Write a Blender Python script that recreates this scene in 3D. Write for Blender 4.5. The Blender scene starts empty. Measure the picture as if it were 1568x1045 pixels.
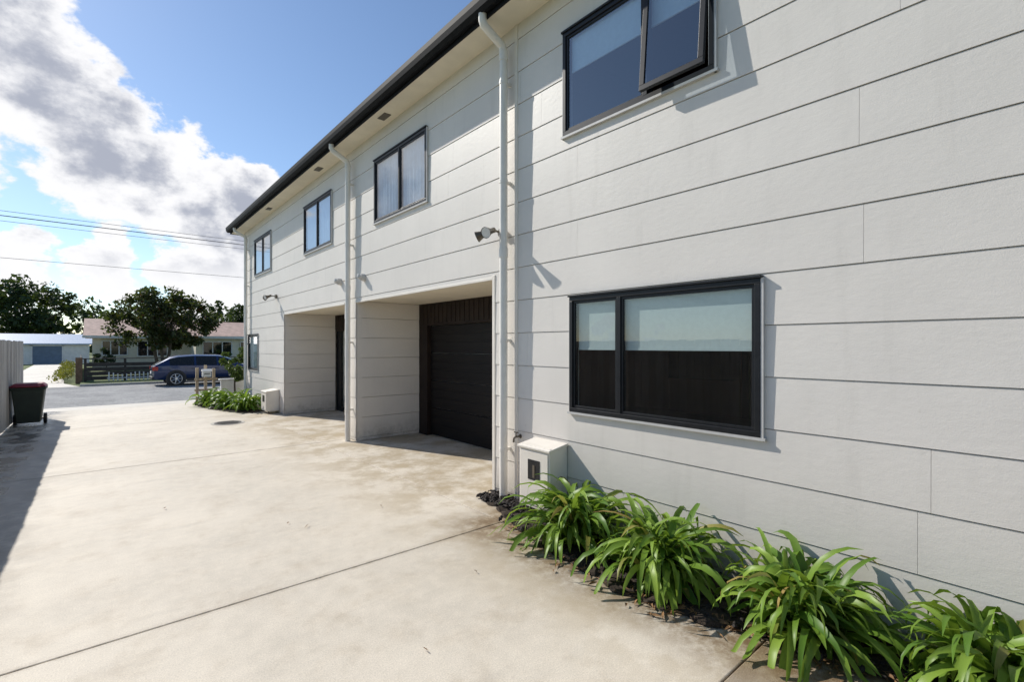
import bpy, bmesh, math, random
import numpy as np
from mathutils import Vector, Matrix, Quaternion, noise as mn
random.seed(7); rng=np.random.default_rng(7)
sc=bpy.context.scene
R=math.radians
# ------------------------------------------------------------------ materials
def newmat(name):
    m=bpy.data.materials.new(name); m.use_nodes=True
    nt=m.node_tree; b=nt.nodes["Principled BSDF"]
    return m,nt,b
def setin(b,k,v):
    if k in b.inputs: b.inputs[k].default_value=v
def noise(nt,coord,scale,detail=4,rough=.55,vec=None):
    n=nt.nodes.new("ShaderNodeTexNoise"); n.inputs["Scale"].default_value=scale
    n.inputs["Detail"].default_value=min(detail,5); n.inputs["Roughness"].default_value=rough
    nt.links.new(coord,n.inputs["Vector"]); return n.outputs["Fac"]
def mapr(nt,val,a,b,c=0,d=1,smooth=True):
    n=nt.nodes.new("ShaderNodeMapRange"); n.inputs[1].default_value=a;n.inputs[2].default_value=b
    n.inputs[3].default_value=c;n.inputs[4].default_value=d
    if smooth:n.interpolation_type='SMOOTHSTEP'
    nt.links.new(val,n.inputs[0]); return n.outputs[0]
def mixc(nt,f,a,b,mode='MIX'):
    n=nt.nodes.new("ShaderNodeMix"); n.data_type='RGBA'; n.blend_type=mode
    for i,v in ((0,f),(6,a),(7,b)):
        if hasattr(v,'is_linked') or hasattr(v,'links'): nt.links.new(v,n.inputs[i])
        else: n.inputs[i].default_value = v if i==0 else (tuple(v)+(1,) if len(v)==3 else v)
    return n.outputs[2]
def math_(nt,op,a,b=None,c=None):
    n=nt.nodes.new("ShaderNodeMath"); n.operation=op
    for i,v in enumerate((a,b,c)):
        if v is None: continue
        if hasattr(v,'links'): nt.links.new(v,n.inputs[i])
        else: n.inputs[i].default_value=v
    return n.outputs[0]
def coords(nt,scale=None):
    t=nt.nodes.new("ShaderNodeTexCoord"); o=t.outputs["Object"]
    if scale:
        mp=nt.nodes.new("ShaderNodeMapping"); mp.inputs["Scale"].default_value=scale
        nt.links.new(o,mp.inputs[0]); o=mp.outputs[0]
    return o
def bump(nt,b,h,strength,dist=.01):
    n=nt.nodes.new("ShaderNodeBump"); n.inputs["Strength"].default_value=strength
    n.inputs["Distance"].default_value=dist
    nt.links.new(h,n.inputs["Height"]); nt.links.new(n.outputs[0],b.inputs["Normal"])
def M(name,col,rough=.6,var=.12,scale=6,bmp=0,bs=60,metal=0,spec=.5,cs=None):
    m,nt,b=newmat(name); co=coords(nt,cs)
    n=noise(nt,co,scale,4,.6)
    lo=tuple(c*(1-var) for c in col); hi=tuple(min(1,c*(1+var)) for c in col)
    f=mapr(nt,n,.3,.7)
    nt.links.new(mixc(nt,f,lo,hi),b.inputs["Base Color"])
    setin(b,"Roughness",rough);setin(b,"Metallic",metal);setin(b,"Specular IOR Level",spec)
    if bmp: bump(nt,b,noise(nt,co,bs,3),bmp,.005)
    return m
def wall_mat(name,col):
    m,nt,b=newmat(name); co=coords(nt)
    big=mapr(nt,noise(nt,co,.8,4,.6),.3,.7)
    c=mixc(nt,big,tuple(x*.94 for x in col),tuple(x*1.03 for x in col))
    st=coords(nt,(3,3,.35)); s=mapr(nt,noise(nt,st,2.2,4,.65),.52,.8,0,.14)
    c=mixc(nt,s,c,(.30,.28,.24))
    spk=mapr(nt,noise(nt,co,11,2,.5),.74,.80,0,.22); c=mixc(nt,spk,c,(.32,.29,.24))
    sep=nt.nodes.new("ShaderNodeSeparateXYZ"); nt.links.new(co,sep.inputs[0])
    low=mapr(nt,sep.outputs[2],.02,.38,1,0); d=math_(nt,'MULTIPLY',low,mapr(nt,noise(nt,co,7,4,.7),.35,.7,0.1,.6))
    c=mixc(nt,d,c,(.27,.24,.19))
    nt.links.new(c,b.inputs["Base Color"]); setin(b,"Roughness",.5); setin(b,"Specular IOR Level",.4)
    h=math_(nt,'ADD',noise(nt,coords(nt,(1,1,2.2)),14,4,.65),math_(nt,'MULTIPLY',noise(nt,co,150,2),.35))
    bump(nt,b,h,.34,.004)
    return m
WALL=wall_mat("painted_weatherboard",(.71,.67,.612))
TRIM=M("cream_trim",(.75,.70,.62),.5,.05,3)
SOFF=M("soffit_paint",(.78,.71,.57),.6,.05,3)
BLACK=M("black_aluminium",(.010,.011,.013),.4,.2,20,spec=.3)
GUTM=M("gutter_steel",(.010,.011,.013),.6,.2,10,spec=.12)
ALU=M("alu_flange",(.50,.49,.47),.4,.06,10)
PIPE=M("pvc_pipe",(.76,.73,.67),.4,.05,4)
DOORM=M("garage_door_dark",(.010,.008,.0075),.5,.15,3,.1,40,spec=.2)
LINT=M("lintel_dark_brown",(.020,.013,.010),.65,.2,5,.15,60,spec=.25)
BLIND=M("roller_blind",(.78,.80,.78),.8,.03,30)
CURT=M("sheer_curtain",(.85,.87,.90),.9,.05,10)
ROOM=M("room_wall",(.15,.07,.045),.9,.15,2)
SOIL=M("garden_soil",(.040,.028,.019),.95,.5,30,1,90)
ROCK=M("bark_mulch",(.028,.022,.019),.85,.6,15,.8,60)
LITTER=M("dead_leaf",(.22,.12,.05),.8,.4,20)
KERB=M("kerb_concrete",(.42,.40,.36),.85,.15,4,.3,60)
RUBBER=M("rubber",(.02,.02,.02),.8,.2,20)
CHROME=M("alloy",(.55,.56,.58),.3,.05,20,metal=.8)
BINM=M("bin_green",(.014,.024,.017),.5,.2,8)
BINL=M("bin_lid_red",(.20,.016,.025),.45,.15,8)
TIMB=M("weathered_timber",(.46,.36,.25),.8,.3,4,.5,30,cs=(6,6,.6))
BARK=M("bark",(.10,.075,.055),.9,.35,8,.8,30)
WIRE=M("cable",(.05,.05,.055),.6,.1,5)
IRON=M("cast_iron",(.07,.065,.06),.7,.3,20,.5,60)
BRONZE=M("fitting_bronze",(.12,.10,.075),.4,.1,10,metal=.3)
WHITEP=M("white_paint",(.72,.71,.68),.6,.08,3)
HWALL=M("house_wall",(.72,.67,.54),.7,.06,2)
HROOF=M("tile_roof",(.50,.34,.27),.8,.2,3,.4,20)
SROOF=M("zinc_roof",(.36,.45,.58),.45,.1,2,cs=(8,1,1))
BLUED=M("blue_grey_door",(.12,.17,.24),.6,.1,3)
DFENCE=M("dark_stained_fence",(.045,.038,.033),.8,.3,6)
BFENCE=M("brown_fence",(.14,.085,.05),.8,.3,6)
def road_mat():
    m,nt,b=newmat("chipseal_road"); co=coords(nt)
    c=mixc(nt,mapr(nt,noise(nt,co,.7,5,.7),.35,.65),(.27,.27,.265),(.40,.395,.38))
    c=mixc(nt,mapr(nt,noise(nt,co,14,4,.85),.42,.62,0,.6),c,(.12,.12,.12))
    c=mixc(nt,mapr(nt,noise(nt,co,30,3,.8),.58,.70,0,.6),c,(.60,.59,.56))
    nt.links.new(c,b.inputs["Base Color"]); setin(b,"Roughness",.92); bump(nt,b,noise(nt,co,25,4,.8),.8,.02); return m
ROAD=road_mat()
def grass_mat():
    m,nt,b=newmat("grass"); co=coords(nt)
    c=mixc(nt,mapr(nt,noise(nt,co,.5,5,.7),.3,.7),(.06,.11,.022),(.12,.16,.04))
    c=mixc(nt,mapr(nt,noise(nt,co,9,4,.7),.4,.7,0,.5),c,(.16,.15,.06))
    nt.links.new(c,b.inputs["Base Color"]); setin(b,"Roughness",.95)
    bump(nt,b,noise(nt,co,40,3),1,.03); return m
GRASS=grass_mat()
def fence_mat():
    m,nt,b=newmat("fence_pale_paint"); co=coords(nt,(1,5,.6)); g=nt.nodes.new("ShaderNodeNewGeometry")
    c=mixc(nt,mapr(nt,noise(nt,co,3,5,.7),.3,.7),(.34,.33,.32),(.52,.51,.49))
    c=mixc(nt,math_(nt,'MULTIPLY',g.outputs["Random Per Island"],.55),c,(.22,.21,.20))
    nt.links.new(c,b.inputs["Base Color"]); setin(b,"Roughness",.8); bump(nt,b,noise(nt,co,15,3),.4,.005); return m
FENCE=fence_mat()
def conc_mat(name,base,stain,edge=True,bstr=.35):
    m,nt,b=newmat(name); co=coords(nt)
    n1=mapr(nt,noise(nt,co,.55,5,.62),.34,.66)
    c=mixc(nt,n1,tuple(x*.86 for x in base),tuple(x*1.06 for x in base))
    f2=noise(nt,co,2.6,5,.7)
    n2=mapr(nt,f2,.46,.72,0,.55)
    c=mixc(nt,n2,c,stain)
    sw=mapr(nt,noise(nt,coords(nt,(.6,2.4,1)),1.3,5,.7),.50,.74,0,.5)
    c=mixc(nt,sw,c,tuple(x*.76 for x in base))
    f3=noise(nt,co,9,5,.75)
    c=mixc(nt,mapr(nt,f3,.35,.7,0,.40),c,tuple(min(.9,x*1.17) for x in base))
    fg=noise(nt,co,130,3,.85)
    c=mixc(nt,1.0,c,mapr(nt,fg,.35,.7,.76,1.12,False),'MULTIPLY')
    if edge:
        sep=nt.nodes.new("ShaderNodeSeparateXYZ"); nt.links.new(co,sep.inputs[0])
        e=mapr(nt,sep.outputs[0],1.5,2.8,0,1); k=mapr(nt,noise(nt,co,1.7,5,.7),.40,.60,0,.75)
        c=mixc(nt,math_(nt,'MULTIPLY',e,k),c,(.37,.29,.175))
        e2=mapr(nt,sep.outputs[0],2.05,2.6,0,1); y2=mapr(nt,sep.outputs[1],3.9,3.3,0,1)
        k=mapr(nt,f3,.32,.60,.15,.95)
        c=mixc(nt,math_(nt,'MULTIPLY',math_(nt,'MULTIPLY',e2,y2),k),c,(.16,.10,.045))
        e3=mapr(nt,sep.outputs[0],-.25,-.9,0,1)
        wet=math_(nt,'MULTIPLY',e3,mapr(nt,f2,.38,.56,.25,.95))
        c=mixc(nt,wet,c,(.16,.14,.115))
        nt.links.new(mapr(nt,wet,.3,.9,.65,.24),b.inputs["Roughness"])
        for jy in (3.31,7.95,12.3):
            a=math_(nt,'ABSOLUTE',math_(nt,'SUBTRACT',sep.outputs[1],jy)); q=mapr(nt,a,0,.06,1,0)
            c=mixc(nt,math_(nt,'MULTIPLY',q,mapr(nt,f3,.4,.65,.05,.55)),c,(.25,.20,.14))
    else: setin(b,"Roughness",.65)
    nt.links.new(c,b.inputs["Base Color"])
    h=math_(nt,'ADD',fg,math_(nt,'MULTIPLY',f3,.6))
    bump(nt,b,h,bstr,.005)
    return m
CONC=conc_mat("driveway_concrete",(.70,.635,.53),(.49,.41,.305))
CONC2=conc_mat("rough_concrete",(.42,.355,.28),(.24,.185,.12),True,.8)
CONC3=conc_mat("apron_concrete",(.64,.595,.515),(.42,.37,.29),False)
def glass_mat(name,tint,f0=.10,f90=.9):
    m=bpy.data.materials.new(name); m.use_nodes=True; nt=m.node_tree; nt.nodes.clear()
    o=nt.nodes.new("ShaderNodeOutputMaterial"); mx=nt.nodes.new("ShaderNodeMixShader")
    lw=nt.nodes.new("ShaderNodeLayerWeight"); lw.inputs[0].default_value=.5
    p=math_(nt,'POWER',lw.outputs["Facing"],3.5); fac=math_(nt,'MULTIPLY_ADD',p,f90-f0,f0)
    t=nt.nodes.new("ShaderNodeBsdfTransparent"); t.inputs[0].default_value=tint+(1,)
    g=nt.nodes.new("ShaderNodeBsdfGlossy"); g.inputs["Roughness"].default_value=0.0
    nt.links.new(fac,mx.inputs[0]);nt.links.new(t.outputs[0],mx.inputs[1]);nt.links.new(g.outputs[0],mx.inputs[2])
    nt.links.new(mx.outputs[0],o.inputs[0]); return m
GLASS=glass_mat("window_glass",(.70,.77,.77),.09)
GLASSU=glass_mat("window_glass_blue",(.70,.82,.92),.24,.9)
CGLASS=M("car_glass",(.012,.014,.016),.05,.1,5)
def leaf_mat(name,dark,light,dry=None,trans=.3,rough=.4,shade=.5):
    m,nt,b=newmat(name); g=nt.nodes.new("ShaderNodeNewGeometry")
    c=mixc(nt,g.outputs["Random Per Island"],dark,light)
    co=coords(nt); c=mixc(nt,mapr(nt,noise(nt,co,1.1,2),.35,.65,0,shade),c,tuple(x*.55 for x in dark))
    if dry:
        w=nt.nodes.new("ShaderNodeTexWhiteNoise"); w.noise_dimensions='1D'
        nt.links.new(g.outputs["Random Per Island"],w.inputs["W"])
        c=mixc(nt,mapr(nt,w.outputs["Value"],.93,.98),c,dry)
    nt.links.new(c,b.inputs["Base Color"]); setin(b,"Roughness",rough); setin(b,"Specular IOR Level",.35)
    tr=nt.nodes.new("ShaderNodeBsdfTranslucent"); nt.links.new(mixc(nt,.5,c,(.25,.35,.03)),tr.inputs[0])
    mx=nt.nodes.new("ShaderNodeMixShader"); mx.inputs[0].default_value=trans
    out=nt.nodes["Material Output"]; nt.links.new(b.outputs[0],mx.inputs[1]); nt.links.new(tr.outputs[0],mx.inputs[2]); nt.links.new(mx.outputs[0],out.inputs[0])
    return m
STRAP=leaf_mat("strap_leaf",(.085,.19,.02),(.28,.42,.06),(.42,.29,.10),.38,.42,.12)
TREEA=leaf_mat("tree_leaf_bronze",(.022,.035,.012),(.085,.085,.028),(.16,.055,.03),.2,.5)
TREEB=leaf_mat("tree_leaf_dark",(.014,.030,.012),(.05,.085,.028),None,.15,.6)
TREEC=leaf_mat("tree_leaf_light",(.04,.08,.016),(.12,.17,.04),None,.25,.5)
FLOW=leaf_mat("yellow_shrub",(.16,.16,.03),(.40,.33,.06),None,.25,.6)
# ------------------------------------------------------------------ builders
def empty(name,loc=(0,0,0)):
    e=bpy.data.objects.new(name,None); sc.collection.objects.link(e); e.location=loc; e.empty_display_size=.2
    return e
def attach(o,p):
    if p is not None:
        o.parent=p; o.matrix_parent_inverse=Matrix.Translation(p.location).inverted()
class B:
    def __init__(s): s.v=[];s.f=[];s.m=[]
    def add(s,vs,fs,mi=0):
        n=len(s.v); s.v+= [tuple(v) for v in vs]; s.f+=[tuple(i+n for i in f) for f in fs]; s.m+=[mi]*len(fs)
    def box(s,x0,x1,y0,y1,z0,z1,mi=0):
        s.add([(x0,y0,z0),(x1,y0,z0),(x1,y1,z0),(x0,y1,z0),(x0,y0,z1),(x1,y0,z1),(x1,y1,z1),(x0,y1,z1)],
              [(0,3,2,1),(4,5,6,7),(0,1,5,4),(1,2,6,5),(2,3,7,6),(3,0,4,7)],mi)
    def cyl(s,p,q,r0,r1=None,n=10,mi=0,cap=True):
        r1=r0 if r1 is None else r1; p=Vector(p);q=Vector(q); d=(q-p)
        if d.length<1e-6:return
        d.normalize(); a=d.orthogonal().normalized(); b=d.cross(a)
        vs=[];
        for c,r in ((p,r0),(q,r1)):
            for i in range(n):
                t=2*math.pi*i/n; vs.append(c+a*math.cos(t)*r+b*math.sin(t)*r)
        fs=[(i,(i+1)%n,n+(i+1)%n,n+i) for i in range(n)]
        if cap: fs+=[tuple(range(n-1,-1,-1)),tuple(range(n,2*n))]
        s.add(vs,fs,mi)
    def tube(s,pts,r,n=10,mi=0):
        pts=[Vector(p) for p in pts]; vs=[];prev=None
        for i,p in enumerate(pts):
            d=(pts[min(i+1,len(pts)-1)]-pts[max(i-1,0)]).normalized()
            a=d.orthogonal().normalized() if prev is None else (prev-d*prev.dot(d)).normalized()
            prev=a; b=d.cross(a); rr=r[i] if isinstance(r,(list,tuple)) else r
            for k in range(n):
                t=2*math.pi*k/n; vs.append(p+a*math.cos(t)*rr+b*math.sin(t)*rr)
        fs=[]
        for i in range(len(pts)-1):
            for k in range(n): fs.append((i*n+k,i*n+(k+1)%n,(i+1)*n+(k+1)%n,(i+1)*n+k))
        fs+=[tuple(range(n-1,-1,-1)),tuple(range((len(pts)-1)*n,len(pts)*n))]
        s.add(vs,fs,mi)
    def obj(s,name,mats,parent=None,bevel=0,smooth=False,seg=2):
        me=bpy.data.meshes.new(name); me.from_pydata(s.v,[],s.f)
        if not isinstance(mats,(list,tuple)): mats=[mats]
        for m in mats: me.materials.append(m)
        me.polygons.foreach_set("material_index",s.m)
        if smooth: me.polygons.foreach_set("use_smooth",[True]*len(s.f))
        me.update(); o=bpy.data.objects.new(name,me); sc.collection.objects.link(o)
        if bevel:
            md=o.modifiers.new("bev",'BEVEL'); md.width=bevel; md.segments=seg; md.limit_method='ANGLE'; md.angle_limit=R(40)
        if smooth:
            md=o.modifiers.new("es",'EDGE_SPLIT'); md.split_angle=R(40)
        attach(o,parent); return o
def rects(u0,u1,z0,z1,ops):
    zs=sorted({z0,z1,*[z for o in ops for z in o[2:4] if z0<z<z1]})
    out=[]
    for a,b in zip(zs,zs[1:]):
        cuts=sorted([(o[0],o[1]) for o in ops if o[2]<b-1e-6 and o[3]>a+1e-6])
        cur=u0
        for c0,c1 in cuts:
            if c0>cur: out.append((cur,min(c0,u1),a,b))
            cur=max(cur,c1)
        if cur<u1: out.append((cur,u1,a,b))
    return out
RZ,RH=.055,.3265
def clad(bb,axis,plane,u0,u1,z0,z1,ops,joints={},mi=0):
    k0=math.floor((z0-RZ)/RH)-1
    for k in range(k0,k0+20):
        a=RZ+k*RH; b=a+RH
        lo=max(a+.006,z0); hi=min(b,z1)
        if hi-lo<.004: continue
        js=sorted(joints.get(k,[]))
        for (c,d,e,f) in rects(u0,u1,lo,hi,ops):
            seg=[c]+[j for j in js if c<j<d]+[d]
            for p,q in zip(seg,seg[1:]):
                p2=p+(.0008 if p!=c else 0); q2=q-(.0008 if q!=d else 0)
                pe=.0075-.005*(e-a)/RH; pf=.0075-.005*(f-a)/RH
                if axis=='x':
                    vs=[(plane-pe,p2,e),(plane-pe,q2,e),(plane-pf,q2,f),(plane-pf,p2,f),(plane+.03,p2,e),(plane+.03,q2,e),(plane+.03,q2,f),(plane+.03,p2,f)]
                else:
                    vs=[(p2,plane-pe,e),(q2,plane-pe,e),(q2,plane-pf,f),(p2,plane-pf,f),(p2,plane+.03,e),(q2,plane+.03,e),(q2,plane+.03,f),(p2,plane+.03,f)]
                bb.add(vs,[(0,1,2,3),(4,7,6,5),(0,4,5,1),(3,2,6,7),(1,5,6,2),(0,3,7,4)],mi)
# ------------------------------------------------------------------ ground
prof=[(-300,-.045),(15.8,-.045),(19.2,-.26),(28.7,-.26),(29.2,-.26),(60,-.25),(200,-.25),(2500,-.25)]
g=B(); xs=[-2500,-200,-40,40,200,2500]
for (ya,za),(yb,zb) in zip(prof,prof[1:]):
    for xa,xb in zip(xs,xs[1:]):
        g.add([(xa,ya,za),(xb,ya,za),(xb,yb,zb),(xa,yb,zb)],[(0,1,2,3)])
g.obj("ground",GRASS)
drive=empty("driveway",(0,5,0))
def slab(x0,x1,y0,y1,mat,n):
    s=B(); s.box(x0+.004,x1-.004,y0+.004,y1-.004,-.04,0); s.obj("slab_%d"%n,mat,drive,bevel=.006)
slab(-1.35,3.25,-8,1.07,CONC2,0)
slab(-1.35,3.25,1.07,3.31,CONC,1)
n=2
for a,b in ((3.31,7.95),(7.95,12.3),(12.3,15.8)):
    slab(-1.35,2.72,a,b,CONC,n); n+=1
    slab(2.72,4.7 if a<12 else 3.25,a,b,CONC,n); n+=1
s=B(); s.add([(-1.35,15.81,-.002),(2.6,15.81,-.002),(3.3,19.2,-.245),(-2.2,19.2,-.245),(-1.35,15.81,-.1),(2.6,15.81,-.1),(3.3,19.2,-.3),(-2.2,19.2,-.3)],[(0,1,2,3),(0,4,5,1),(1,5,6,2),(3,2,6,7),(0,3,7,4)]); s.obj("apron",CONC3,drive)
s=B(); s.add([(-300,19.2,-.252),(300,19.2,-.252),(300,28.7,-.252),(-300,28.7,-.252)],[(0,1,2,3)]); s.obj("road",ROAD)
s=B(); s.box(-300,-2.2,19.05,19.2,-.3,-.12); s.box(3.3,300,19.05,19.2,-.3,-.12); s.obj("kerb",KERB,bevel=.02)
s=B(); s.box(-300,-4.4,28.7,28.85,-.3,-.15); s.box(-.6,300,28.7,28.85,-.3,-.15); s.obj("kerb",KERB,bevel=.02)
s=B(); s.add([(-300,28.85,-.16),(-4.4,28.85,-.16),(-4.4,30.6,-.16),(-300,30.6,-.16)],[(0,1,2,3)])
s.add([(-.6,28.85,-.16),(300,28.85,-.16),(300,30.9,-.16),(-.6,30.9,-.16)],[(0,1,2,3)]); s.obj("grass_verge",GRASS)
s=B(); s.add([(-4.4,28.7,-.245),(-.6,28.7,-.245),(-1.2,31,-.22),(-3.5,31,-.22),(-4.6,65.8,-.23),(-2.6,65.8,-.23)],[(0,1,2,3),(3,2,5,4)]); s.obj("path",CONC3)
s=B(); s.cyl((2.0,11.15,-.01),(2.0,11.15,.006),.30,n=28,mi=1); s.cyl((2.0,11.15,-.01),(2.0,11.15,.012),.24,n=28)
for i in range(-3,4): s.box(2.0-.2+abs(i)*.02,2.2-abs(i)*.02,11.15+i*.055-.012,11.15+i*.055+.012,.01,.018)
s.obj("manhole_cover",[IRON,KERB])
# ------------------------------------------------------------------ building
bld=empty("townhouse_building",(3.2,5,0))
Y0,Y1,ZT=-7,15.5,4.78
W1=(1.6,3.0,3.44,4.36); WL=(1.295,2.92,.98,1.99)
W2=(5.38,6.91,3.41,4.35); W3=(8.68,10.19,3.41,4.35); W4=(12.67,14.26,3.41,4.35); WF=(13.91,14.97,.91,1.86)
R1=(4.04,7.64,-1,2.29); R2=(8.1,11.64,-1,2.29)
ops=[W1,WL,W2,W3,W4,WF,R1,R2]
J={8:[.78,5.0,9.2,13.3],6:[.76,4.9-1,-3],7:[2.85,-1.2,7.2,11.4],9:[2.85,-1.5,7.1,11.2],2:[.477,-3.6,12.9],1:[.53,-3.5,12.4],
   10:[.6,4.9,12.2],11:[.5,3.3,4.8,12.2],12:[-1,3.6,7.3,11.5],13:[.9,5.2,9.6,13.8],5:[-.8,12.4],4:[-1.2,3.5,13],3:[-.9,12.6],0:[1.8,-2],14:[2.6,7,11]}
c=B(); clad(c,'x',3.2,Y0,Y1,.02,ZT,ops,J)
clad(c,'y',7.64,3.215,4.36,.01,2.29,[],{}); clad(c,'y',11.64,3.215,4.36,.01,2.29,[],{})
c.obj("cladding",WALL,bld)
c=B()
for (a,b,d,e) in rects(Y0,Y1,.0,ZT,ops): c.box(3.210,3.30,a,b,d,e)
c.box(3.26,4.36,7.67,8.07,0,2.29)
c.box(3.26,4.36,11.67,11.75,0,2.29)
c.box(3.26,4.36,3.96,4.04,0,2.29)
c.box(4.46,4.56,3.9,12,0,2.29)
c.box(3.3,11,Y1-.1,Y1,0,ZT); c.box(3.3,11,Y0,Y0+.1,0,ZT); c.box(10.9,11,Y0+.1,Y1-.1,0,ZT)
c.obj("walls",WALL,bld)
c=B(); c.box(3.235,4.5,4.0,7.67,2.295,2.36); c.box(3.235,4.5,8.05,11.68,2.295,2.36); c.obj("recess_ceiling",SOFF,bld)
c=B(); c.box(3.3,10.9,Y0+.1,Y1-.1,2.42,2.6); c.box(3.3,10.9,Y0+.1,Y1-.1,ZT-.05,ZT); c.obj("floors",ROOM,bld)
c=B(); c.box(3.18,3.24,Y1-.05,Y1+.012,0,ZT); c.box(3.187,3.215,4.0,4.043,0,2.31)
c.box(3.185,3.215,3.635,3.680,.0,ZT); c.obj("cover_strips",TRIM,bld,bevel=.003)
c=B(); c.box(3.187,3.23,4.043,7.64,2.262,2.293); c.box(3.187,3.23,8.1,11.64,2.262,2.293); c.obj("opening_trim",TRIM,bld,bevel=.003)
c=B()
for (a,b) in ((4.55,7.36),(8.45,10.85)):
    for i in range(4):
        z=.015+i*.475
        c.box(4.43,4.46,a,b,z,z+.468)
        for k in range(3):
            zz=z+.08+k*.14
            c.box(4.424,4.431,a+.03,b-.03,zz,zz+.10)
c.obj("garage_door",DOORM,bld,bevel=.003)
c=B()
for (a,b,a2,b2) in ((4.04,7.64,4.55,7.36),(8.1,11.64,8.45,10.85)):
    c.box(4.36,4.46,a,b,1.915,2.29)
    c.box(4.36,4.46,a,a2,0,1.915); c.box(4.36,4.46,b2,min(b,b2+.28 if b<8 else b2+.1),0,1.915)
    y=a+.06
    while y<b-.05:
        c.box(4.352,4.361,y,y+.10,1.95,2.285); y+=.125
c.obj("door_surround",LINT,bld,bevel=.003)
c=B(); c.box(4.40,4.46,10.95,11.14,0,1.915); c.box(4.40,4.46,11.40,11.64,0,1.915); c.box(4.40,4.46,11.14,11.4,0,.1); c.obj("entry_door_frame",BLACK,bld)
c=B(); c.add([(4.425,11.14,.1),(4.425,11.4,.1),(4.425,11.4,1.915),(4.425,11.14,1.915)],[(0,1,2,3)]); c.obj("entry_door_glass",GLASS,bld)
c=B(); c.box(2.90,3.3,Y0,Y1+.28,ZT,ZT+.012); c.obj("soffit",SOFF,bld)
c=B()
for y in (1.0,6.2,8.85,12.2): c.box(3.0,3.1,y,y+.22,ZT-.008,ZT)
c.obj("soffit_vents",BRONZE,bld)
c=B(); c.box(2.885,2.905,Y0,Y1+.30,ZT-.012,ZT+.16); c.box(2.885,11.2,Y1+.28,Y1+.30,ZT-.012,ZT+.16); c.box(3.2,11.2,Y1,Y1+.28,ZT,ZT+.012)
c.obj("fascia",GUTM,bld)
pts=[(2.885,ZT+.15),(2.885,ZT+.03),(2.83,ZT+.02),(2.795,ZT+.05),(2.78,ZT+.10),(2.775,ZT+.155),(2.79,ZT+.162),(2.797,ZT+.15),(2.80,ZT+.10),(2.84,ZT+.04),(2.88,ZT+.045),(2.88,ZT+.15)]
c=B(); n=len(pts)
c.add([(x,Y0,z) for x,z in pts]+[(x,Y1+.32,z) for x,z in pts],[(i,(i+1)%n,n+(i+1)%n,n+i) for i in range(n)]+[tuple(range(n-1,-1,-1)),tuple(range(n,2*n))])
c.obj("gutter",GUTM,bld)
c=B(); c.add([(2.84,Y0-.2,ZT+.16),(2.84,Y1+.32,ZT+.16),(7,Y1+.32,ZT+.9),(7,Y0-.2,ZT+.9),(11.3,Y1+.32,ZT+.16),(11.3,Y0-.2,ZT+.16)],[(0,3,2,1),(3,5,4,2)])
c.add([(2.905,Y1+.28,ZT+.16),(11.2,Y1+.28,ZT+.16),(7,Y1+.28,ZT+.89)],[(0,1,2)]); c.obj("roof",GUTM,bld)
def downpipe(y,yo,zb=.0,X=3.11):
    c=B(); r=.041
    p=[(2.86,yo,ZT+.05),(2.86,yo,ZT-.03)]
    for i in range(7):
        t=i/6; p.append((2.86+(X-2.86)*(t*.86+.07),yo+(y-yo)*t,ZT-.07-.13*t))
    p+= [(X,y,ZT-.25),(X,y,ZT-.33)]
    c.tube(p,r,16)
    c.obj("downpipe_bend",PIPE,bld,smooth=True)
    c=B()
    c.cyl((X,y,zb),(X,y,ZT-.32),r,n=20)
    for z in (ZT-.30,2.5,): c.cyl((X,y,z-.045),(X,y,z+.045),r+.006,n=20)
    for z in (.5,1.6,3.2,4.2):
        c.box(X-.005,3.2,y-.012,y+.012,z,z+.03); c.cyl((X,y,z),(X,y,z+.03),r+.004,n=20)
    c.obj("downpipe",PIPE,bld,smooth=True)
downpipe(3.76,3.78); downpipe(7.76,7.80); downpipe(14.95,15.05)
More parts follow.
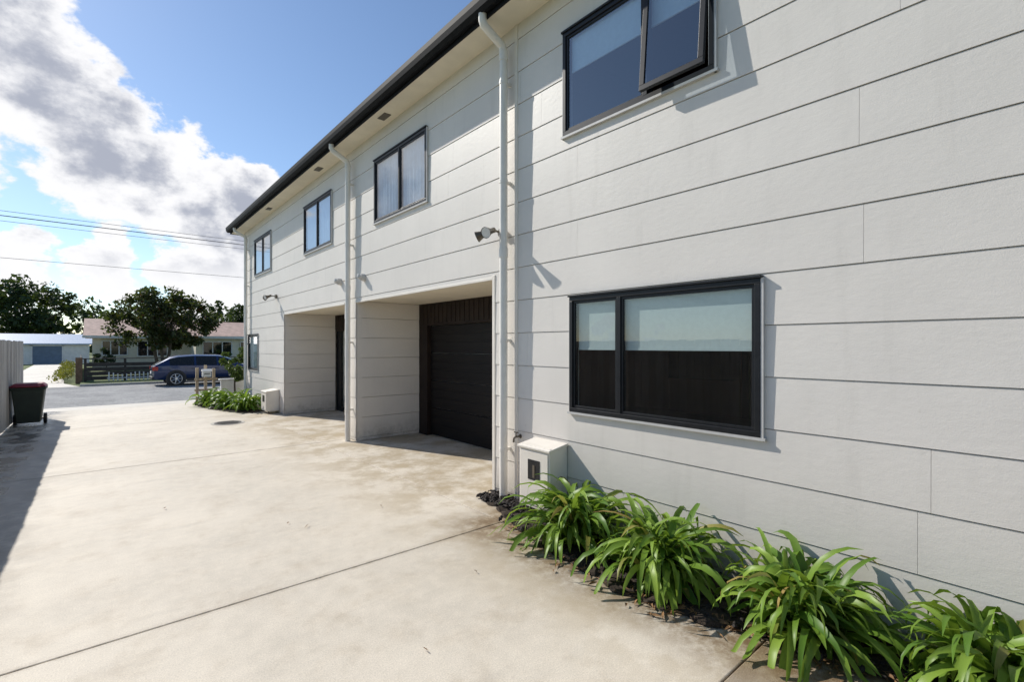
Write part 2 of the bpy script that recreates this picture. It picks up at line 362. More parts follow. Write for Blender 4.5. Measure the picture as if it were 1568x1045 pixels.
def window(name,o,mull,blindz=None,curt=False,opensash=None,gm=None):
    gm=gm or GLASS
    y0,y1,z0,z1=o; F=B(); b=.036
    xa,xb=3.168,3.25
    F.box(xa,xb,y0,y1,z0,z0+b);F.box(xa,xb,y0,y1,z1-b,z1);F.box(xa,xb,y0,y0+b,z0+b,z1-b);F.box(xa,xb,y1-b,y1,z0+b,z1-b)
    F.box(3.155,3.25,y0-.01,y1+.01,z1,z1+.018)
    ms=[y0+b/2]+mull+[y1-b/2]
    for m in mull: F.box(xa+.002,xb,m-.02,m+.02,z0+b,z1-b)
    F.obj(name+"_frame",BLACK,bld,bevel=.003)
    G=B();S=B()
    for i,(a,d) in enumerate(zip(ms,ms[1:])):
        a+=.018;d-=.018; e=z0+b;f=z1-b; w=.022
        def sash(S,G,ox):
            S.box(ox,ox+.03,a,d,e,e+w);S.box(ox,ox+.03,a,d,f-w,f);S.box(ox,ox+.03,a,a+w,e+w,f-w);S.box(ox,ox+.03,d-w,d,e+w,f-w)
            G.add([(ox+.010,a+w,e+w),(ox+.010,d-w,e+w),(ox+.010,d-w,f-w),(ox+.010,a+w,f-w)],[(0,3,2,1)])
        if opensash==i:
            S2=B();G2=B(); a-=.008;d+=.008;e-=.01; w=.040; sash(S2,G2,xa-.012)
            for bb,nm,mt in ((S2,"_open_sash",BLACK),(G2,"_open_glass",gm)):
                piv=Vector((xa,0,f)); rot=Matrix.Rotation(R(5.2),4,'Y')
                bb.v=[tuple(rot@(Vector(v)-piv)+piv) for v in bb.v]
                bb.obj(name+nm,mt,bld,bevel=.002 if mt is BLACK else 0)
        else: sash(S,G,xa+.012)
    S.obj(name+"_sash",BLACK,bld,bevel=.002); G.obj(name+"_glass",gm,bld)
    T=B(); T.box(3.172,3.2,y0-.018,y0-.001,z0-.02,z1+.002); T.box(3.165,3.2,y0-.03,y1+.02,z0-.020,z0-.001); T.box(3.178,3.2,y1+.001,y1+.012,z0-.02,z1)
    T.obj(name+"_flange",ALU,bld)
    Q=B(); xr=5.2; e=.25
    Q.add([(3.26,y0-e,z0-e),(xr,y0-e,z0-e),(xr,y1+e,z0-e),(3.26,y1+e,z0-e),(3.26,y0-e,z1+.1),(xr,y0-e,z1+.1),(xr,y1+e,z1+.1),(3.26,y1+e,z1+.1)],
        [(0,1,2,3),(4,7,6,5),(0,4,5,1),(1,5,6,2),(2,6,7,3)]); Q.obj(name+"_room",ROOM,bld)
    if blindz:
        K=B(); ms2=[y0+.04]+mull+[y1-.04]
        for a,d in zip(ms2,ms2[1:]): K.box(3.225,3.228,a+.025,d-.025,blindz,z1-.04); K.box(3.221,3.232,a+.025,d-.025,blindz-.02,blindz)
        K.obj(name+"_blind",BLIND,bld)
    if curt:
        K=B()
        for (a,d) in curt:
            n=int((d-a)/.008); vs=[]
            for i in range(n+1):
                y=a+(d-a)*i/n; x=3.228+.011*math.sin(i*.55)+.004*math.sin(i*.21)
                vs+=[(x,y,z0+.02),(x,y,z1-.02)]
            K.add(vs,[(2*i,2*i+2,2*i+3,2*i+1) for i in range(n)])
        K.obj(name+"_curtain",CURT,bld,smooth=True)
window("bedroom_window",W1,[2.144],blindz=4.02,opensash=0,gm=GLASSU)
window("kitchen_window",WL,[2.389],blindz=1.545)
window("landing_window",W2,[6.118],curt=[(5.44,6.09),(6.145,6.85)],gm=GLASSU)
window("middle_window",W3,[9.42],curt=[(8.74,9.39),(9.45,10.13)],gm=GLASSU)
window("far_window",W4,[13.45],curt=[(12.73,13.42),(13.48,14.2)],gm=GLASSU)
window("far_lower_window",WF,[],curt=[(14.2,14.9)])
c=B(); c.box(3.75,4.3,1.2,3.1,.75,.92); c.box(4.95,5.15,1.2,2.2,.8,1.75); c.box(4.9,5.15,2.3,3.0,1.2,1.8); c.obj("kitchen_bench",LINT,bld)
for (y,z) in ((7.31,2.64),(8.28,2.67)) :
    c=B(); c.cyl((3.2,y,z),(3.13,y,z),.06,.055,18); c.cyl((3.13,y,z+.01),(3.10,y,z-.02),.057,.03,18); c.obj("wall_vent",ALU,bld,smooth=True)
def seclight(y,z):
    e=empty("security_light",(3.1,y,z)); c=B()
    c.cyl((3.19,y,z),(3.15,y,z),.045,n=16); c.tube([(3.15,y,z),(3.09,y+.01,z+.01),(3.04,y+.03,z)],.012,8)
    c.cyl((3.05,y-.02,z+.005),(3.05,y+.06,z+.005),.028,n=12)
    c.obj("bracket",BRONZE,e,smooth=True)
    for dy,dv in ((.12,Vector((-.7,.9,-.45))),(-.03,Vector((-.9,-.25,-.35)))):
        d=dv.normalized(); p=Vector((3.04,y+dy*.5,z)); c=B()
        c.cyl(p,p+d*.05,.026,.030,14); c.cyl(p+d*.05,p+d*.13,.030,.058,14,cap=False); c.cyl(p+d*.12,p+d*.125,.053,n=14,mi=1)
        c.obj("lamp_head",[BRONZE,WHITEP],e,smooth=True)
seclight(3.86,2.73); seclight(12.2,2.72)
e=empty("garden_tap",(3.17,3.60,.66)); c=B(); c.tube([(3.2,3.6,.66),(3.13,3.6,.66),(3.11,3.6,.65),(3.105,3.6,.61)],.010,8); c.cyl((3.14,3.6,.66),(3.14,3.6,.70),.006,n=6); c.box(3.135,3.145,3.57,3.63,.70,.71); c.cyl((3.2,3.6,.66),(3.193,3.6,.66),.022,n=12); c.obj("tap_body",BRONZE,e,smooth=True)
def gasbox(y0,y1,x0,z0,z1):
    e=empty("gas_meter_box",(x0,(y0+y1)/2,z0)); c=B(); c.box(x0,3.19,y0,y1,z0,z1); c.obj("cabinet",TRIM,e,bevel=.008)
    c=B(); h=z1-z0; w=y1-y0
    c.add([(x0-.02,y0-.01,z1-.01),(3.19,y0-.01,z1+.03),(3.19,y1+.01,z1+.03),(x0-.02,y1+.01,z1-.01),(x0-.02,y0-.01,z1-.03),(3.19,y0-.01,z1+.005),(3.19,y1+.01,z1+.005),(x0-.02,y1+.01,z1-.03)],[(0,1,2,3),(7,6,5,4),(0,4,5,1),(1,5,6,2),(2,6,7,3),(3,7,4,0)])
    c.box(x0-.008,x0,y0+.02,y1-.02,z0+.03,z1-.05); c.obj("lid_and_door",TRIM,e,bevel=.004)
    c=B(); c.box(x0-.012,x0-.006,y0+w*.30,y0+w*.68,z0+h*.46,z0+h*.78)
    c.obj("vent_opening",BLACK,e)
    c=B(); c.tube([(x0+.1,y0+w*.5,z0),(x0+.1,y0+w*.5,0)],.013,8); c.box(x0-.016,x0-.011,y0+w*.45,y0+w*.52,z0+h*.5,z0+h*.7); c.obj("pipe",BRONZE,e)
gasbox(2.96,3.36,2.97,.10,.66); gasbox(12.0,12.45,2.92,.06,.52)
# ------------------------------------------------------------------ garden beds
def bed(outline,seed):
    bm=bmesh.new(); pts=[]
    n=len(outline)
    for i in range(n):
        a=Vector(outline[i]+(0,));b=Vector(outline[(i+1)%n]+(0,)); k=max(1,int((b-a).length/.05))
        for j in range(k):
            p=a.lerp(b,j/k)
            if p.x<3.1: p+=Vector((mn.noise(p*7+Vector((seed,0,0)))*.06+mn.noise(p*25)*.03,mn.noise(p*9)*.03,0))
            pts.append(p)
    vs=[bm.verts.new((p.x,p.y,.006)) for p in pts]; f=bm.faces.new(vs)
    bmesh.ops.triangulate(bm,faces=[f]); bmesh.ops.subdivide_edges(bm,edges=bm.edges[:],cuts=2)
    for v in bm.verts:
        if not v.is_boundary: v.co.z=.006+.03*abs(mn.noise(v.co*8))+.012
    me=bpy.data.meshes.new("garden_bed"); bm.to_mesh(me); bm.free(); me.materials.append(SOIL)
    o=bpy.data.objects.new("garden_bed",me); sc.collection.objects.link(o)
bed([(3.19,4.02),(3.05,3.98),(2.95,3.85),(2.88,3.55),(2.76,3.3),(2.66,2.95),(2.54,2.4),(2.48,1.9),(2.58,1.35),(2.68,1.0),(2.8,.5),(2.8,-3),(3.19,-3)],1)
bed([(3.19,12.6),(2.7,12.4),(2.35,13.0),(2.05,14.0),(1.95,15.0),(2.0,15.75),(3.19,15.75)],5)
def scatter(name,mat,n,fn,size,flat=.7,seed=1):
    r=random.Random(seed); bb=B()
    ico=bmesh.new(); bmesh.ops.create_icosphere(ico,subdivisions=1,radius=1); iv=[v.co.copy() for v in ico.verts]; fi=[[v.index for v in f.verts] for f in ico.faces]; ico.free()
    for i in range(n):
        x,y,z=fn(r); s=size*r.uniform(.4,1.3); q=Quaternion((r.gauss(0,1),r.gauss(0,1),r.gauss(0,1),r.gauss(0,1))).normalized(); st=r.uniform(.35,.8)
        vs=[]
        for v in iv:
            u=q@Vector((v.x*s*1.3,v.y*s*st,v.z*s*st)); u*=(1+r.uniform(-.2,.2)); u.z*=flat
            vs.append(u+Vector((x,y,z)))
        bb.add(vs,fi)
    return bb.obj(name,mat)
scatter("bark_mulch",ROCK,420,lambda r:(r.uniform(2.93,3.18),r.uniform(3.36,3.99),r.uniform(.015,.05)),.024,.7,3)
scatter("bark_mulch",ROCK,650,lambda r:(lambda y:(r.uniform(2.55+.10*abs(y-1.9),3.17),y,r.uniform(.02,.04)))(r.uniform(.1,3.36)),.022,.6,4)
def litter(name,n,fn,seed):
    r=random.Random(seed); bb=B()
    for i in range(n):
        x,y=fn(r); a=r.uniform(0,6.28); L=r.uniform(.015,.06); w=r.uniform(.004,.010); d=Vector((math.cos(a),math.sin(a),0)); p=Vector((-d.y,d.x,0)); c0=Vector((x,y,.012))
        bb.add([c0-d*L, c0+p*w+Vector((0,0,r.uniform(0,.015))), c0+d*L, c0-p*w+Vector((0,0,r.uniform(0,.008)))],[(0,1,2,3)])
    bb.obj(name,LITTER)
litter("leaf_litter",420,lambda r:(lambda y:(2.58+.25*abs(y-1.9)/1.5-abs(r.gauss(0,.09))+.05,y))(r.uniform(.2,3.3)),5)
litter("fallen_leaves",10,lambda r:(r.uniform(.3,2.6),r.uniform(1.5,9)),9)
def clump(loc,rad,h,n,seed,lw=.036):
    r=random.Random(seed); bb=B(); cx,cy,cz=loc
    for i in range(n):
        ph=r.uniform(0,2*math.pi); rb=rad*.34*math.sqrt(r.random()); pb=r.uniform(0,6.28)
        p=Vector((cx+rb*math.cos(pb),cy+rb*math.sin(pb),cz)); inner=r.random()
        L=h*r.uniform(.65,1.30); th=R(r.uniform(62,89) if inner>.3 else r.uniform(25,60)); bend=R(r.uniform(85,185))
        W=lw*r.uniform(.6,1.15)*.5; n_s=9; tw=r.uniform(-.7,.7); vs=[]
        phi=ph; pw=r.uniform(1.3,2.8)
        for k in range(n_s+1):
            s=k/n_s; a=max(th-bend*s**pw,-1.45)
            d=Vector((math.cos(phi)*math.cos(a),math.sin(phi)*math.cos(a),math.sin(a)))
            if k>0: p=p+d*(L/n_s)
            phi+=tw*.08
            if p.z<.03: p.z=.03+r.uniform(0,.01)
            if p.x>3.165: p.x=3.165-r.uniform(0,.01)
            side=Vector((-math.sin(phi),math.cos(phi),0)); side=(Quaternion(d,tw*s*1.6)@side)
            up=side.cross(d); up=-up if up.z<0 else up
            w=W*min(1,.5+s*2.2)*max(0,1-s**4.0)**.8 if s<1 else .0008
            vs+=[p-side*w+up*w*.25,p,p+side*w+up*w*.25]
        fs=[]
        for k in range(n_s):
            a=3*k; fs+=[(a,a+1,a+4,a+3),(a+1,a+2,a+5,a+4)]
        bb.add(vs,fs)
    bb.obj("agapanthus_plant",STRAP,smooth=True)
clump((2.87,2.58,.02),.42,.56,250,11,.048); clump((2.84,1.80,.02),.43,.54,270,12,.048); clump((2.91,.97,.02),.40,.49,250,13,.046); clump((3.00,.22,.02),.40,.47,250,14,.046)
clump((2.92,-.5,.02),.45,.46,80,15,.05)
clump((2.72,13.0,.02),.45,.56,150,21,.06); clump((2.5,13.8,.02),.4,.54,130,22,.06); clump((2.25,14.7,.02),.42,.56,130,23,.06)
# ------------------------------------------------------------------ fence (left)
c=B(); r=random.Random(2); y=-6.0
while y<15.5:
    w=.15; h=1.66+r.uniform(-.012,.012); k=r.uniform(-.004,.004); c.box(-1.30+k,-1.28+k,y,y+w-.012,.03,h); y+=w
c.box(-1.345,-1.306,-6,15.5,.25,.32); c.box(-1.345,-1.306,-6,15.5,1.35,1.42)
y=-6
while y<15.6: c.box(-1.44,-1.347,y,y+.09,0,1.62); y+=2.4
c.obj("paling_fence",FENCE,bevel=.002,seg=1)
e=empty("wheelie_bin",(-1.02,13.4,0))
def tb(bb,cx,cy,z0,z1,a0,b0,a1,b1,mi=0):
    bb.add([(cx-a0,cy-b0,z0),(cx+a0,cy-b0,z0),(cx+a0,cy+b0,z0),(cx-a0,cy+b0,z0),(cx-a1,cy-b1,z1),(cx+a1,cy-b1,z1),(cx+a1,cy+b1,z1),(cx-a1,cy+b1,z1)],[(0,3,2,1),(4,5,6,7),(0,1,5,4),(1,2,6,5),(2,3,7,6),(3,0,4,7)],mi)
c=B(); tb(c,-1.02,13.4,.06,.74,.17,.17,.235,.235); tb(c,-1.02,13.4,.70,.76,.25,.25,.255,.255); c.obj("body",BINM,e,bevel=.02)
c=B(); tb(c,-1.02,13.4,.765,.83,.265,.27,.20,.20); c.box(-1.2,-.84,13.1,13.14,.76,.79); c.obj("lid",BINL,e,bevel=.015)
c=B(); c.cyl((-1.26,13.62,.1),(-1.21,13.62,.1),.1,n=18);c.cyl((-.83,13.62,.1),(-.78,13.62,.1),.1,n=18);c.cyl((-1.26,13.62,.1),(-.78,13.62,.1),.012,n=8); c.obj("wheels",RUBBER,e)
c=B(); c.tube([(-1.2,13.64,.72),(-1.2,13.71,.76),(-.84,13.71,.76),(-.84,13.64,.72)],.014,8); c.obj("handle",BINM,e)
e=empty("letterbox_stand",(2.35,15.9,0)); c=B()
for x,h in ((2.10,.95),(2.30,1.02),(2.50,.92)): c.box(x-.035,x+.035,15.86,15.93,-.05,h)
c.box(2.03,2.58,15.83,15.858,.60,.66); c.box(2.03,2.58,15.83,15.858,.30,.36); c.obj("posts",TIMB,e,bevel=.006)
c=B(); c.box(2.20,2.40,15.62,15.825,.70,.86); c.add([(2.18,15.6,.86),(2.42,15.6,.86),(2.42,15.83,.86),(2.18,15.83,.86),(2.18,15.7,.92),(2.42,15.7,.92)],[(0,1,5,4),(2,3,4,5),(0,4,3),(1,2,5),(0,3,2,1)]); c.obj("mail_box",WHITEP,e,bevel=.004)
c=B(); c.box(2.23,2.37,15.613,15.62,.78,.80); c.obj("slot",BLACK,e)
c=B(); c.box(2.75,5.5,16.3,16.42,-.2,.55)
for i in range(3): c.box(2.74,5.51,16.285,16.3,-.02+i*.19,.15+i*.19)
c.box(2.70,5.55,16.27,16.45,.55,.59); c.obj("planter_wall",WHITEP,bevel=.006)
# ------------------------------------------------------------------ trees
def leaves(bb,centers,n,size,r,flat=.8):
    for (c,cr) in centers:
        for i in range(n):
            v=np.array([r.gauss(0,1),r.gauss(0,1),r.gauss(0,1)]); v/= (np.linalg.norm(v)+1e-6); v*=cr*(r.random()**.45)
            p=Vector((c[0]+v[0],c[1]+v[1],c[2]+v[2]*flat)); s=size*r.uniform(.5,1.3)
            q=Quaternion((r.gauss(0,1),r.gauss(0,1),r.gauss(0,1),r.gauss(0,1))).normalized()
            a=q@Vector((s,0,0)); b=q@Vector((0,s*.55,0)); k=q@Vector((0,0,s*.2))
            bb.add([p-a,p-b+k,p+a,p+b+k],[(0,1,2,3)])
def tree(name,base,h,rx,ry,crown0,mat,ncl,nl,size,seed,limbs=5,tr=.12,clr=.28,cone=False,multi=False):
    r=random.Random(seed); bx,by,bz=base; e=empty(name,base); t=B(); L=B(); cs=[]
    cz=(crown0+h)/2+bz; rz=(h-crown0)/2
    for i in range(ncl):
        while True:
            x,y,z=r.uniform(-1,1),r.uniform(-1,1),r.uniform(-1,1); d=math.sqrt(x*x+y*y+z*z)
            if d<1 and (d>.45 or r.random()<.35): break
        k=1.0
        if cone: k=max(.12,(1-(z+1)/2)*1.25)
        cs.append(((bx+x*rx*k*.85,by+y*ry*k*.85,cz+z*rz*.88),clr*min(rx,rz)*r.uniform(.6,1.25)*(.5+.5*k)))
    stems=3 if multi else 1
    for s in range(stems):
        a=r.uniform(0,6.28); off=(.25 if multi else 0)
        p0=Vector((bx+math.cos(a)*off,by+math.sin(a)*off,bz-.1)); top=Vector((bx+math.cos(a)*off*4,by+math.sin(a)*off*4,bz+crown0+(h-crown0)*(.8 if cone else .45)))
        mid=p0.lerp(top,.5)+Vector((r.uniform(-.1,.1),r.uniform(-.1,.1),0))*h*.1
        rr=tr/(1.5 if multi else 1); t.tube([p0,p0.lerp(mid,.5),mid,mid.lerp(top,.6),top],[rr*1.2,rr,rr*.8,rr*.55,rr*.3],8)
        for i in range(limbs):
            c0,_=cs[r.randrange(len(cs))]; st=mid.lerp(top,r.uniform(0,.9)); en=Vector(c0)
            if (en-st).length>max(rx,rz)*1.3: en=st.lerp(en,.6)
            m=st.lerp(en,.5)+Vector((0,0,.08*h*r.random())); t.tube([st,m,en],[rr*.45,rr*.28,rr*.1],6)
    t.obj("trunk",BARK,e,smooth=True)
    leaves(L,cs,nl,size,r); L.obj("foliage",mat,e)
tree("garden_tree",(3.5,41,-.25),5.9,3.6,2.6,1.4,TREEA,75,120,.14,31,9,.16,.28,multi=True)
tree("broadleaf_tree",(-8.0,100,-.25),12.4,7.0,5,2,TREEB,62,80,.35,32,8,.4)
tree("broadleaf_tree",(1.2,96,-.25),7.6,2.6,2.5,1.5,TREEC,26,70,.26,33,5,.25)
tree("conifer_tree",(8.6,90,-.25),9.4,2.1,2.0,1.0,TREEB,34,60,.24,34,5,.2,.34,cone=True)
tree("broadleaf_tree",(18.2,88,-.25),9.6,3.8,3,1.8,TREEB,40,70,.28,35,7,.3)
tree("broadleaf_tree",(-16,92,-.25),11.0,6,5,2,TREEB,45,70,.33,36,7,.35)
tree("conifer_tree",(13,84,-.25),8.0,1.8,1.8,1.0,TREEB,26,60,.22,37,4,.2,.34,cone=True)
tree("shrub",(3.05,15.95,0),1.65,.42,.42,.35,TREEC,22,60,.05,38,4,.03)
tree("shrub",(9.0,38,-.25),3.2,1.6,1.4,.4,TREEC,24,80,.10,39,4,.06)
tree("shrub",(.5,45.5,-.25),1.7,.9,.8,.2,TREEB,18,70,.08,40,4,.04)
tree("shrub",(7.2,43,-.25),1.5,1.0,.8,.2,TREEC,18,70,.08,41,4,.04)
r=random.Random(77); L=B(); cs=[]
x=-40
while x<80:
    y=135+r.uniform(-8,8); h=r.uniform(8.0,13.0); w=r.uniform(2.0,4.5)
    for i in range(9):
        z=r.uniform(.1,1); cs.append(((x+r.uniform(-w,w)*(1.15-z),y+r.uniform(-2,2),-.25+h*z*.93),w*.5*r.uniform(.6,1.1)))
    x+=r.uniform(2.2,4.5)
leaves(L,cs,34,.55,r); L.obj("distant_trees",TREEB)
L=B(); cs=[((-1.35+r.uniform(-.2,.25)-.02*(y-31),y,.0+r.uniform(-.05,.3)),.3) for y in np.linspace(32,52,34)]
leaves(L,cs,40,.07,r); L.obj("border_shrubs",FLOW)
# ------------------------------------------------------------------ neighbour fences
c=B()
for z in (.10,.32,.54,.76): c.box(-.5,8.5,31.0,31.03,z-.2,z-.02)
x=-.5
while x<8.5: c.box(x,x+.1,31.03,31.13,-.25,.92); x+=1.5
c.box(-.55,8.5,30.98,31.14,.92,.96); c.obj("dark_rail_fence",DFENCE)
c=B(); x=.4
while x<8.2: c.box(x,x+.05,30.9,30.92,-.2,.22+.06*math.sin(x*5)); x+=.17
c.box(.35,8.25,30.925,30.945,-.05,0); c.obj("picket_fence",WHITEP)
c=B(); y=31.2
while y<52:
    c.box(-.62-.02*(y-31),-.59-.02*(y-31),y,y+.14,-.25,.85); y+=.17
c.box(-.8,-.55,31.0,31.2,-.25,1.0); c.obj("brown_paling_fence",BFENCE)
# ------------------------------------------------------------------ neighbour house & shed
def gable(bb,x0,x1,y0,y1,ze,zr,axis,ov=.4,mi=0,th=.12):
    ym=(y0+y1)/2; P=[(x0-ov,y0-ov,ze),(x1+ov,y0-ov,ze),(x1+ov,ym,zr),(x0-ov,ym,zr),(x1+ov,y1+ov,ze),(x0-ov,y1+ov,ze)]
    Q=[(a,b,c-th) for a,b,c in P]
    bb.add(P+Q,[(0,1,2,3),(3,2,4,5),(6,9,8,7),(9,11,10,8),(0,6,7,1),(5,4,10,11),(0,3,9,6),(3,5,11,9),(1,7,8,2),(2,8,10,4)],mi)
h=empty("neighbour_house",(5,50,-.25))
c=B(); c.box(-.3,11.5,47.5,55,-.25,2.3); c.box(5.8,11.5,44.5,47.49,-.25,2.3)
for zz in np.arange(-.1,2.3,.2): c.box(-.32,5.79,47.485,47.5,zz,zz+.012); c.box(5.78,11.52,44.485,44.5,zz,zz+.012)
c.add([(-.3,47.52,2.3),(-.3,54.98,2.3),(-.3,51.25,3.5)],[(0,2,1)]); c.obj("walls",HWALL,h)
c=B(); gable(c,-.3,11.5,47.5,55,2.32,3.75,'x',.5); gable(c,5.8,11.5,44.5,50,2.33,3.3,'y',.45); c.obj("roof",HROOF,h)
c=B(); c.box(-.85,12,46.95,46.99,2.14,2.33); c.box(5.3,12,44.0,44.04,2.12,2.32); c.obj("fascia",WHITEP,h)
c=B();d=B()
for (x0,x1,y,z0,z1) in ((.3,1.7,47.47,.9,1.9),(2.4,4.2,47.47,.8,1.9),(6.3,8.2,44.47,.75,1.85),(8.9,10.6,44.47,.75,1.85)):
    c.box(x0-.08,x1+.08,y-.03,y,z0-.08,z0); c.box(x0-.08,x1+.08,y-.03,y,z1,z1+.08)
    k=x0-.08
    while k<x1+.05: c.box(k,k+.07,y-.03,y,z0,z1); k+=(x1-x0+.09)/3
    d.box(x0,x1,y-.004,y+.01,z0,z1)
c.obj("window_frames",WHITEP,h); d.obj("window_glass",CGLASS,h)
h=empty("garage_shed",(-5,68,-.25))
c=B(); c.box(-14,-.7,66,73,-.25,1.8); c.obj("walls",WHITEP,h)
c=B(); gable(c,-14,-.7,66,73,1.8,2.8,'x',.4); c.obj("roof",SROOF,h)
c=B(); c.box(-4.8,-2.7,65.93,65.98,-.22,1.55)
for z in np.arange(.1,1.5,.3): c.box(-4.78,-2.72,65.915,65.93,z,z+.26)
c.obj("door",BLUED,h)
c=B(); c.box(-7.5,-6,65.95,65.98,.6,1.4); c.obj("window_glass",CGLASS,h)
c=B(); c.box(-4.93,-4.8,65.9,65.99,-.22,1.65); c.box(-2.7,-2.57,65.9,65.99,-.22,1.65); c.box(-4.93,-2.57,65.9,65.99,1.65-.1,1.65+.05); c.obj("door_trim",WHITEP,h)
# ------------------------------------------------------------------ power lines
def pole(x,y):
    e=empty("utility_pole",(x,y,-.25)); c=B(); c.cyl((x,y,-.3),(x,y,7.2),.15,.11,14); c.box(x-.05,x+.05,y-1.0,y+1.0,6.2,6.32)
    for k in (-.9,-.3,.3,.9): c.cyl((x,y+k,6.32),(x,y+k,6.45),.03,n=8)
    c.obj("pole",TIMB,e)
pole(-28,26); pole(32,26); pole(92,26); pole(-88,26)
c=B()
for k,z,s in ((-.9,6.42,.18),(-.3,6.42,.25),(.3,6.42,.12),(.9,6.42,.22),(0,5.0,.30)):
    for xa,xb in ((-88,-28),(-28,32),(32,92)):
        p=[]
        for i in range(25):
            t=i/24; p.append((xa+(xb-xa)*t,25.7+k,z-s*4*t*(1-t)+(.12 if z>6 else .1)))
        c.tube(p,.008,5)
c.obj("power_lines",WIRE)
# ------------------------------------------------------------------ car
def paint():
    m,nt,b=newmat("car_paint_blue"); setin(b,"Metallic",.4); setin(b,"Roughness",.28); setin(b,"Coat Weight",.7); setin(b,"Coat Roughness",.04)
    co=coords(nt); n=noise(nt,co,2,3); nt.links.new(mixc(nt,n,(.005,.018,.07),(.008,.030,.11)),b.inputs["Base Color"]); return m
CP=paint(); RED=M("tail_light",(.35,.01,.01),.2,.1,10); HEAD=M("head_light",(.6,.62,.65),.1,.1,10); PLAS=M("black_plastic",(.02,.02,.022),.6,.1,10)
def car(x,y,z):
    e=empty("parked_car",(x+2.3,y,z))
    S=[(0.0,.40,.74,.74,.76,.70),(0.06,.32,.88,.84,.92,.78),(.22,.29,.92,.87,1.02,.74),(.62,.27,.93,.89,1.28,.66),(.95,.26,.93,.90,1.35,.66),(1.55,.25,.92,.91,1.39,.67),(1.63,.25,.92,.91,1.39,.67),
       (2.45,.25,.90,.91,1.37,.66),(2.53,.25,.90,.91,1.365,.66),(2.80,.25,.89,.91,1.32,.64),(2.95,.25,.885,.90,1.26,.65),(3.55,.25,.86,.89,.92,.76),(4.2,.27,.80,.86,.85,.72),(4.48,.30,.70,.78,.74,.66),(4.6,.40,.60,.64,.63,.58)]
    bb=B()
    def sec(s):
        X,zb,bz,w,rz,wr=s
        h=[(w*.90,zb),(w*.985,zb+.14),(w,(zb+bz)/2+.04),(w*.985,bz-.02),(w*.965,bz),(wr+(.03 if rz-bz>.2 else 0),rz-.05 if rz-bz>.2 else rz-.01),(wr*.86,rz),(wr*.45,rz+.022),(0,rz+.028)]
        return [(x+X,y-a,z+b) for a,b in h]+[(x+X,y+a,z+b) for a,b in h[-2::-1]]
    secs=[sec(s) for s in S]; n=len(secs[0])
    vs=[p for q in secs for p in q]
    for i in range(len(S)-1):
        for k in range(n-1):
            f=(i*n+k,(i+1)*n+k,(i+1)*n+k+1,i*n+k+1)
            side=(k in (4,n-6)); glass=False
            if side and 3<=i<=9 and i not in (5,7): glass=True
            if i==10 and k in range(5,n-6): glass=True
            if i in(1,2) and 6<=k<=n-8: glass=True
            bb.add([vs[j] for j in f],[(0,1,2,3)],1 if glass else 0)
    bb.add(secs[0],[tuple(range(n))]); bb.add(secs[-1],[tuple(range(n-1,-1,-1))])
    bb.add([secs[i][0] for i in range(len(S))]+[secs[i][-1] for i in range(len(S))],[(i,i+len(S),i+1+len(S),i+1) for i in range(len(S)-1)])
    o=bb.obj("body",[CP,CGLASS],e)
    bm=bmesh.new(); bm.from_mesh(o.data); bmesh.ops.remove_doubles(bm,verts=bm.verts,dist=.0005); bmesh.ops.recalc_face_normals(bm,faces=bm.faces)
    for f in bm.faces: f.smooth=True
    bm.to_mesh(o.data); bm.free(); md=o.modifiers.new("es",'EDGE_SPLIT'); md.split_angle=R(35)
    P=B()
    for wx in (.86,3.66):
        for sy in (-1,1):
            P.cyl((x+wx,y+sy*.60,z+.34),(x+wx,y+sy*.905,z+.34),.385,n=28)
    for sy in (-1,1): P.box(x+1.25,x+3.27,y+sy*.90-.02,y+sy*.90+.02,z+.22,z+.33)
    P.box(x-.03,x+.15,y-.74,y+.74,z+.30,z+.42); P.obj("arches_and_sills",PLAS,e,bevel=.01)
    T=B();A=B()
    for wx in (.86,3.66):
        for sy in (-1,1):
            T.cyl((x+wx,y+sy*.70,z+.325),(x+wx,y+sy*.92,z+.325),.325,n=32)
            A.cyl((x+wx,y+sy*.80,z+.325),(x+wx,y+sy*.924,z+.325),.06,n=12)
            for k in range(7):
                a=k*2*math.pi/7; c0=Vector((x+wx,y+sy*.925,z+.325)); d=Vector((math.cos(a),0,math.sin(a)))
                A.cyl(c0+d*.05,c0+d*.215,.026,.02,6)
            ring=[(x+wx+.22*math.cos(t),y+sy*.924,z+.325+.22*math.sin(t)) for t in np.linspace(0,2*math.pi,25)]
            A.tube(ring,.016,6)
    T.obj("tyres",RUBBER,e,bevel=.02); A.obj("alloy_wheels",CHROME,e)
    Lg=B()
    for sy in (-1,1): Lg.box(x-.005,x+.20,y+sy*.80-.07,y+sy*.80+.07,z+.70,z+.88)
    Lg.obj("tail_lights",RED,e,bevel=.02)
    Lg=B()
    for sy in (-1,1): Lg.box(x+4.3,x+4.55,y+sy*.66-.12,y+sy*.66+.10,z+.60,z+.72)
    Lg.obj("head_lights",HEAD,e,bevel=.02)
    D=B()
    for sy in (-1,1):
        D.box(x+2.9,x+3.05,y+sy*.98-.08,y+sy*.98+.08,z+.90,z+1.02)
        for dx in (1.05,2.0): D.box(x+dx+.35,x+dx+.5,y+sy*.915-.012,y+sy*.915+.012,z+.76,z+.79)
        for dx in (1.22,1.58,2.49,3.1): D.box(x+dx,x+dx+.008,y+sy*.907-.006,y+sy*.907+.006,z+.34,z+.88)
    D.obj("mirrors_handles",PLAS,e)
    N=B(); N.box(x-.02,x+.02,y-.26,y+.26,z+.55,z+.66); N.obj("number_plate",WHITEP,e)
car(1.85,27.4,-.252)
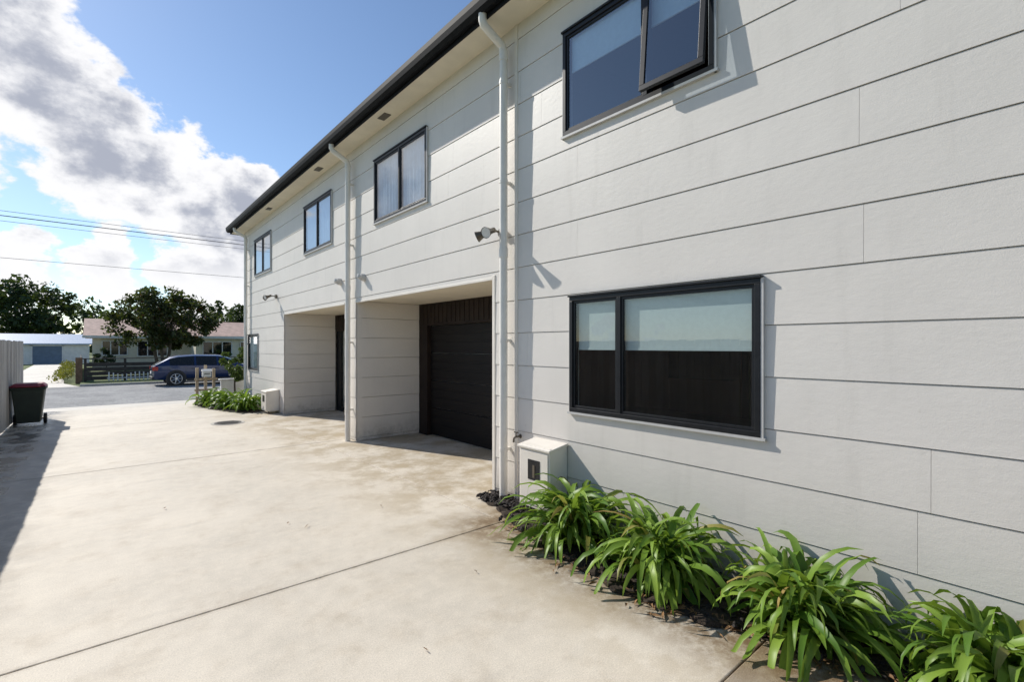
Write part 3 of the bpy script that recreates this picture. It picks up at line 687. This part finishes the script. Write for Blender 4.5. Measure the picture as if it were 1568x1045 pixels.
# ------------------------------------------------------------------ light
sd=Vector((1,-2.65,-2.1)).normalized()
L=bpy.data.lights.new("sun",'SUN'); L.energy=5; L.angle=R(.53); L.color=(1,.95,.875)
so=bpy.data.objects.new("sun",L); sc.collection.objects.link(so); so.rotation_euler=sd.to_track_quat('-Z','Y').to_euler(); so.location=(-10,30,25)
el=math.asin(-sd.z); az=math.atan2(-sd.x,-sd.y)
w=bpy.data.worlds.new("World"); sc.world=w; w.use_nodes=True; nt=w.node_tree; nt.nodes.clear()
out=nt.nodes.new("ShaderNodeOutputWorld"); sky=nt.nodes.new("ShaderNodeTexSky"); sky.sky_type='NISHITA'; sky.sun_disc=False
sky.sun_elevation=el; sky.sun_rotation=az; sky.air_density=1.0; sky.dust_density=.2; sky.ozone_density=3.0
b1=nt.nodes.new("ShaderNodeBackground"); nt.links.new(sky.outputs[0],b1.inputs[0]); b1.inputs[1].default_value=.14
b2=nt.nodes.new("ShaderNodeBackground"); b2.inputs[1].default_value=1.0
mx=nt.nodes.new("ShaderNodeMixShader")
tc=nt.nodes.new("ShaderNodeTexCoord"); V=tc.outputs["Generated"]
def vmath(op,a,b=None,s=None):
    n=nt.nodes.new("ShaderNodeVectorMath"); n.operation=op
    for i,v in enumerate((a,b)):
        if v is None: continue
        if hasattr(v,'links'): nt.links.new(v,n.inputs[i])
        else: n.inputs[i].default_value=v
    if s is not None: n.inputs["Scale"].default_value=s
    return n
def nz(vec,scale,det,rough,col=False):
    n=nt.nodes.new("ShaderNodeTexNoise"); n.inputs["Scale"].default_value=scale;n.inputs["Detail"].default_value=det;n.inputs["Roughness"].default_value=rough
    nt.links.new(vec,n.inputs["Vector"]); return n.outputs["Color" if col else "Fac"]
st=vmath('MULTIPLY',V,(1,1,1.4)).outputs[0]
wc=nz(st,9,7,.6,True); wo=vmath('SUBTRACT',wc,(.5,.5,.5)).outputs[0]; wo=vmath('SCALE',wo,s=.19).outputs[0]; VW=vmath('ADD',V,wo).outputs[0]
blobs=[(-9,25,7.5),(-4,20.5,6.6),(0,17.5,6),(4,15,6),(8,13.5,5.5),(12,14,4.8),(13,11.0,4),(-6,7,4),(1,7.5,3.5),(9,6.5,4.5),(14,6,5),(-12,15,6),(-28,17,9)]
m=None
for (a,e_,rr) in blobs:
    d=(math.sin(R(a))*math.cos(R(e_)),math.cos(R(a))*math.cos(R(e_)),math.sin(R(e_)))
    ds=vmath('DISTANCE',VW,d).outputs["Value"]; v=mapr(nt,ds,0,R(rr)*1.25,1,0,False)
    if m is None: m=v
    else:
        n=nt.nodes.new("ShaderNodeMath"); n.operation='SMOOTH_MAX'; n.inputs[2].default_value=.15; nt.links.new(m,n.inputs[0]); nt.links.new(v,n.inputs[1]); m=n.outputs[0]
f1=nz(st,7,8,.62)
sep=nt.nodes.new("ShaderNodeSeparateXYZ"); nt.links.new(V,sep.inputs[0])
band=mapr(nt,sep.outputs[2],.0,.13,1,0); bnd=math_(nt,'MULTIPLY',band,mapr(nt,f1,.42,.60,0,.6))
d2=math_(nt,'MAXIMUM',m,bnd)
alpha=mapr(nt,d2,.24,.36)
thick=mapr(nt,math_(nt,'ADD',m,math_(nt,'MULTIPLY',math_(nt,'SUBTRACT',f1,.5),2.0)),.46,1.0)
hi=mapr(nt,sep.outputs[2],.10,.20,.12,1)
thick=math_(nt,'MULTIPLY',thick,hi)
cc=mixc(nt,thick,(1.0,1.0,1.02),(.44,.47,.56))
nt.links.new(cc,b2.inputs[0]); nt.links.new(alpha,mx.inputs[0]); nt.links.new(b1.outputs[0],mx.inputs[1]); nt.links.new(b2.outputs[0],mx.inputs[2]); nt.links.new(mx.outputs[0],out.inputs[0])
# ------------------------------------------------------------------ camera
cam=bpy.data.cameras.new("camera"); co=bpy.data.objects.new("camera",cam); sc.collection.objects.link(co)
co.location=(0,0,1.56); co.rotation_euler=(R(90),0,R(-40.6)); cam.lens=17.0; cam.sensor_width=36; cam.shift_y=.0048; cam.clip_start=.05; cam.clip_end=5000
sc.camera=co
sc.view_settings.view_transform='Standard'
try: sc.view_settings.look='None'
except: pass
sc.view_settings.exposure=0
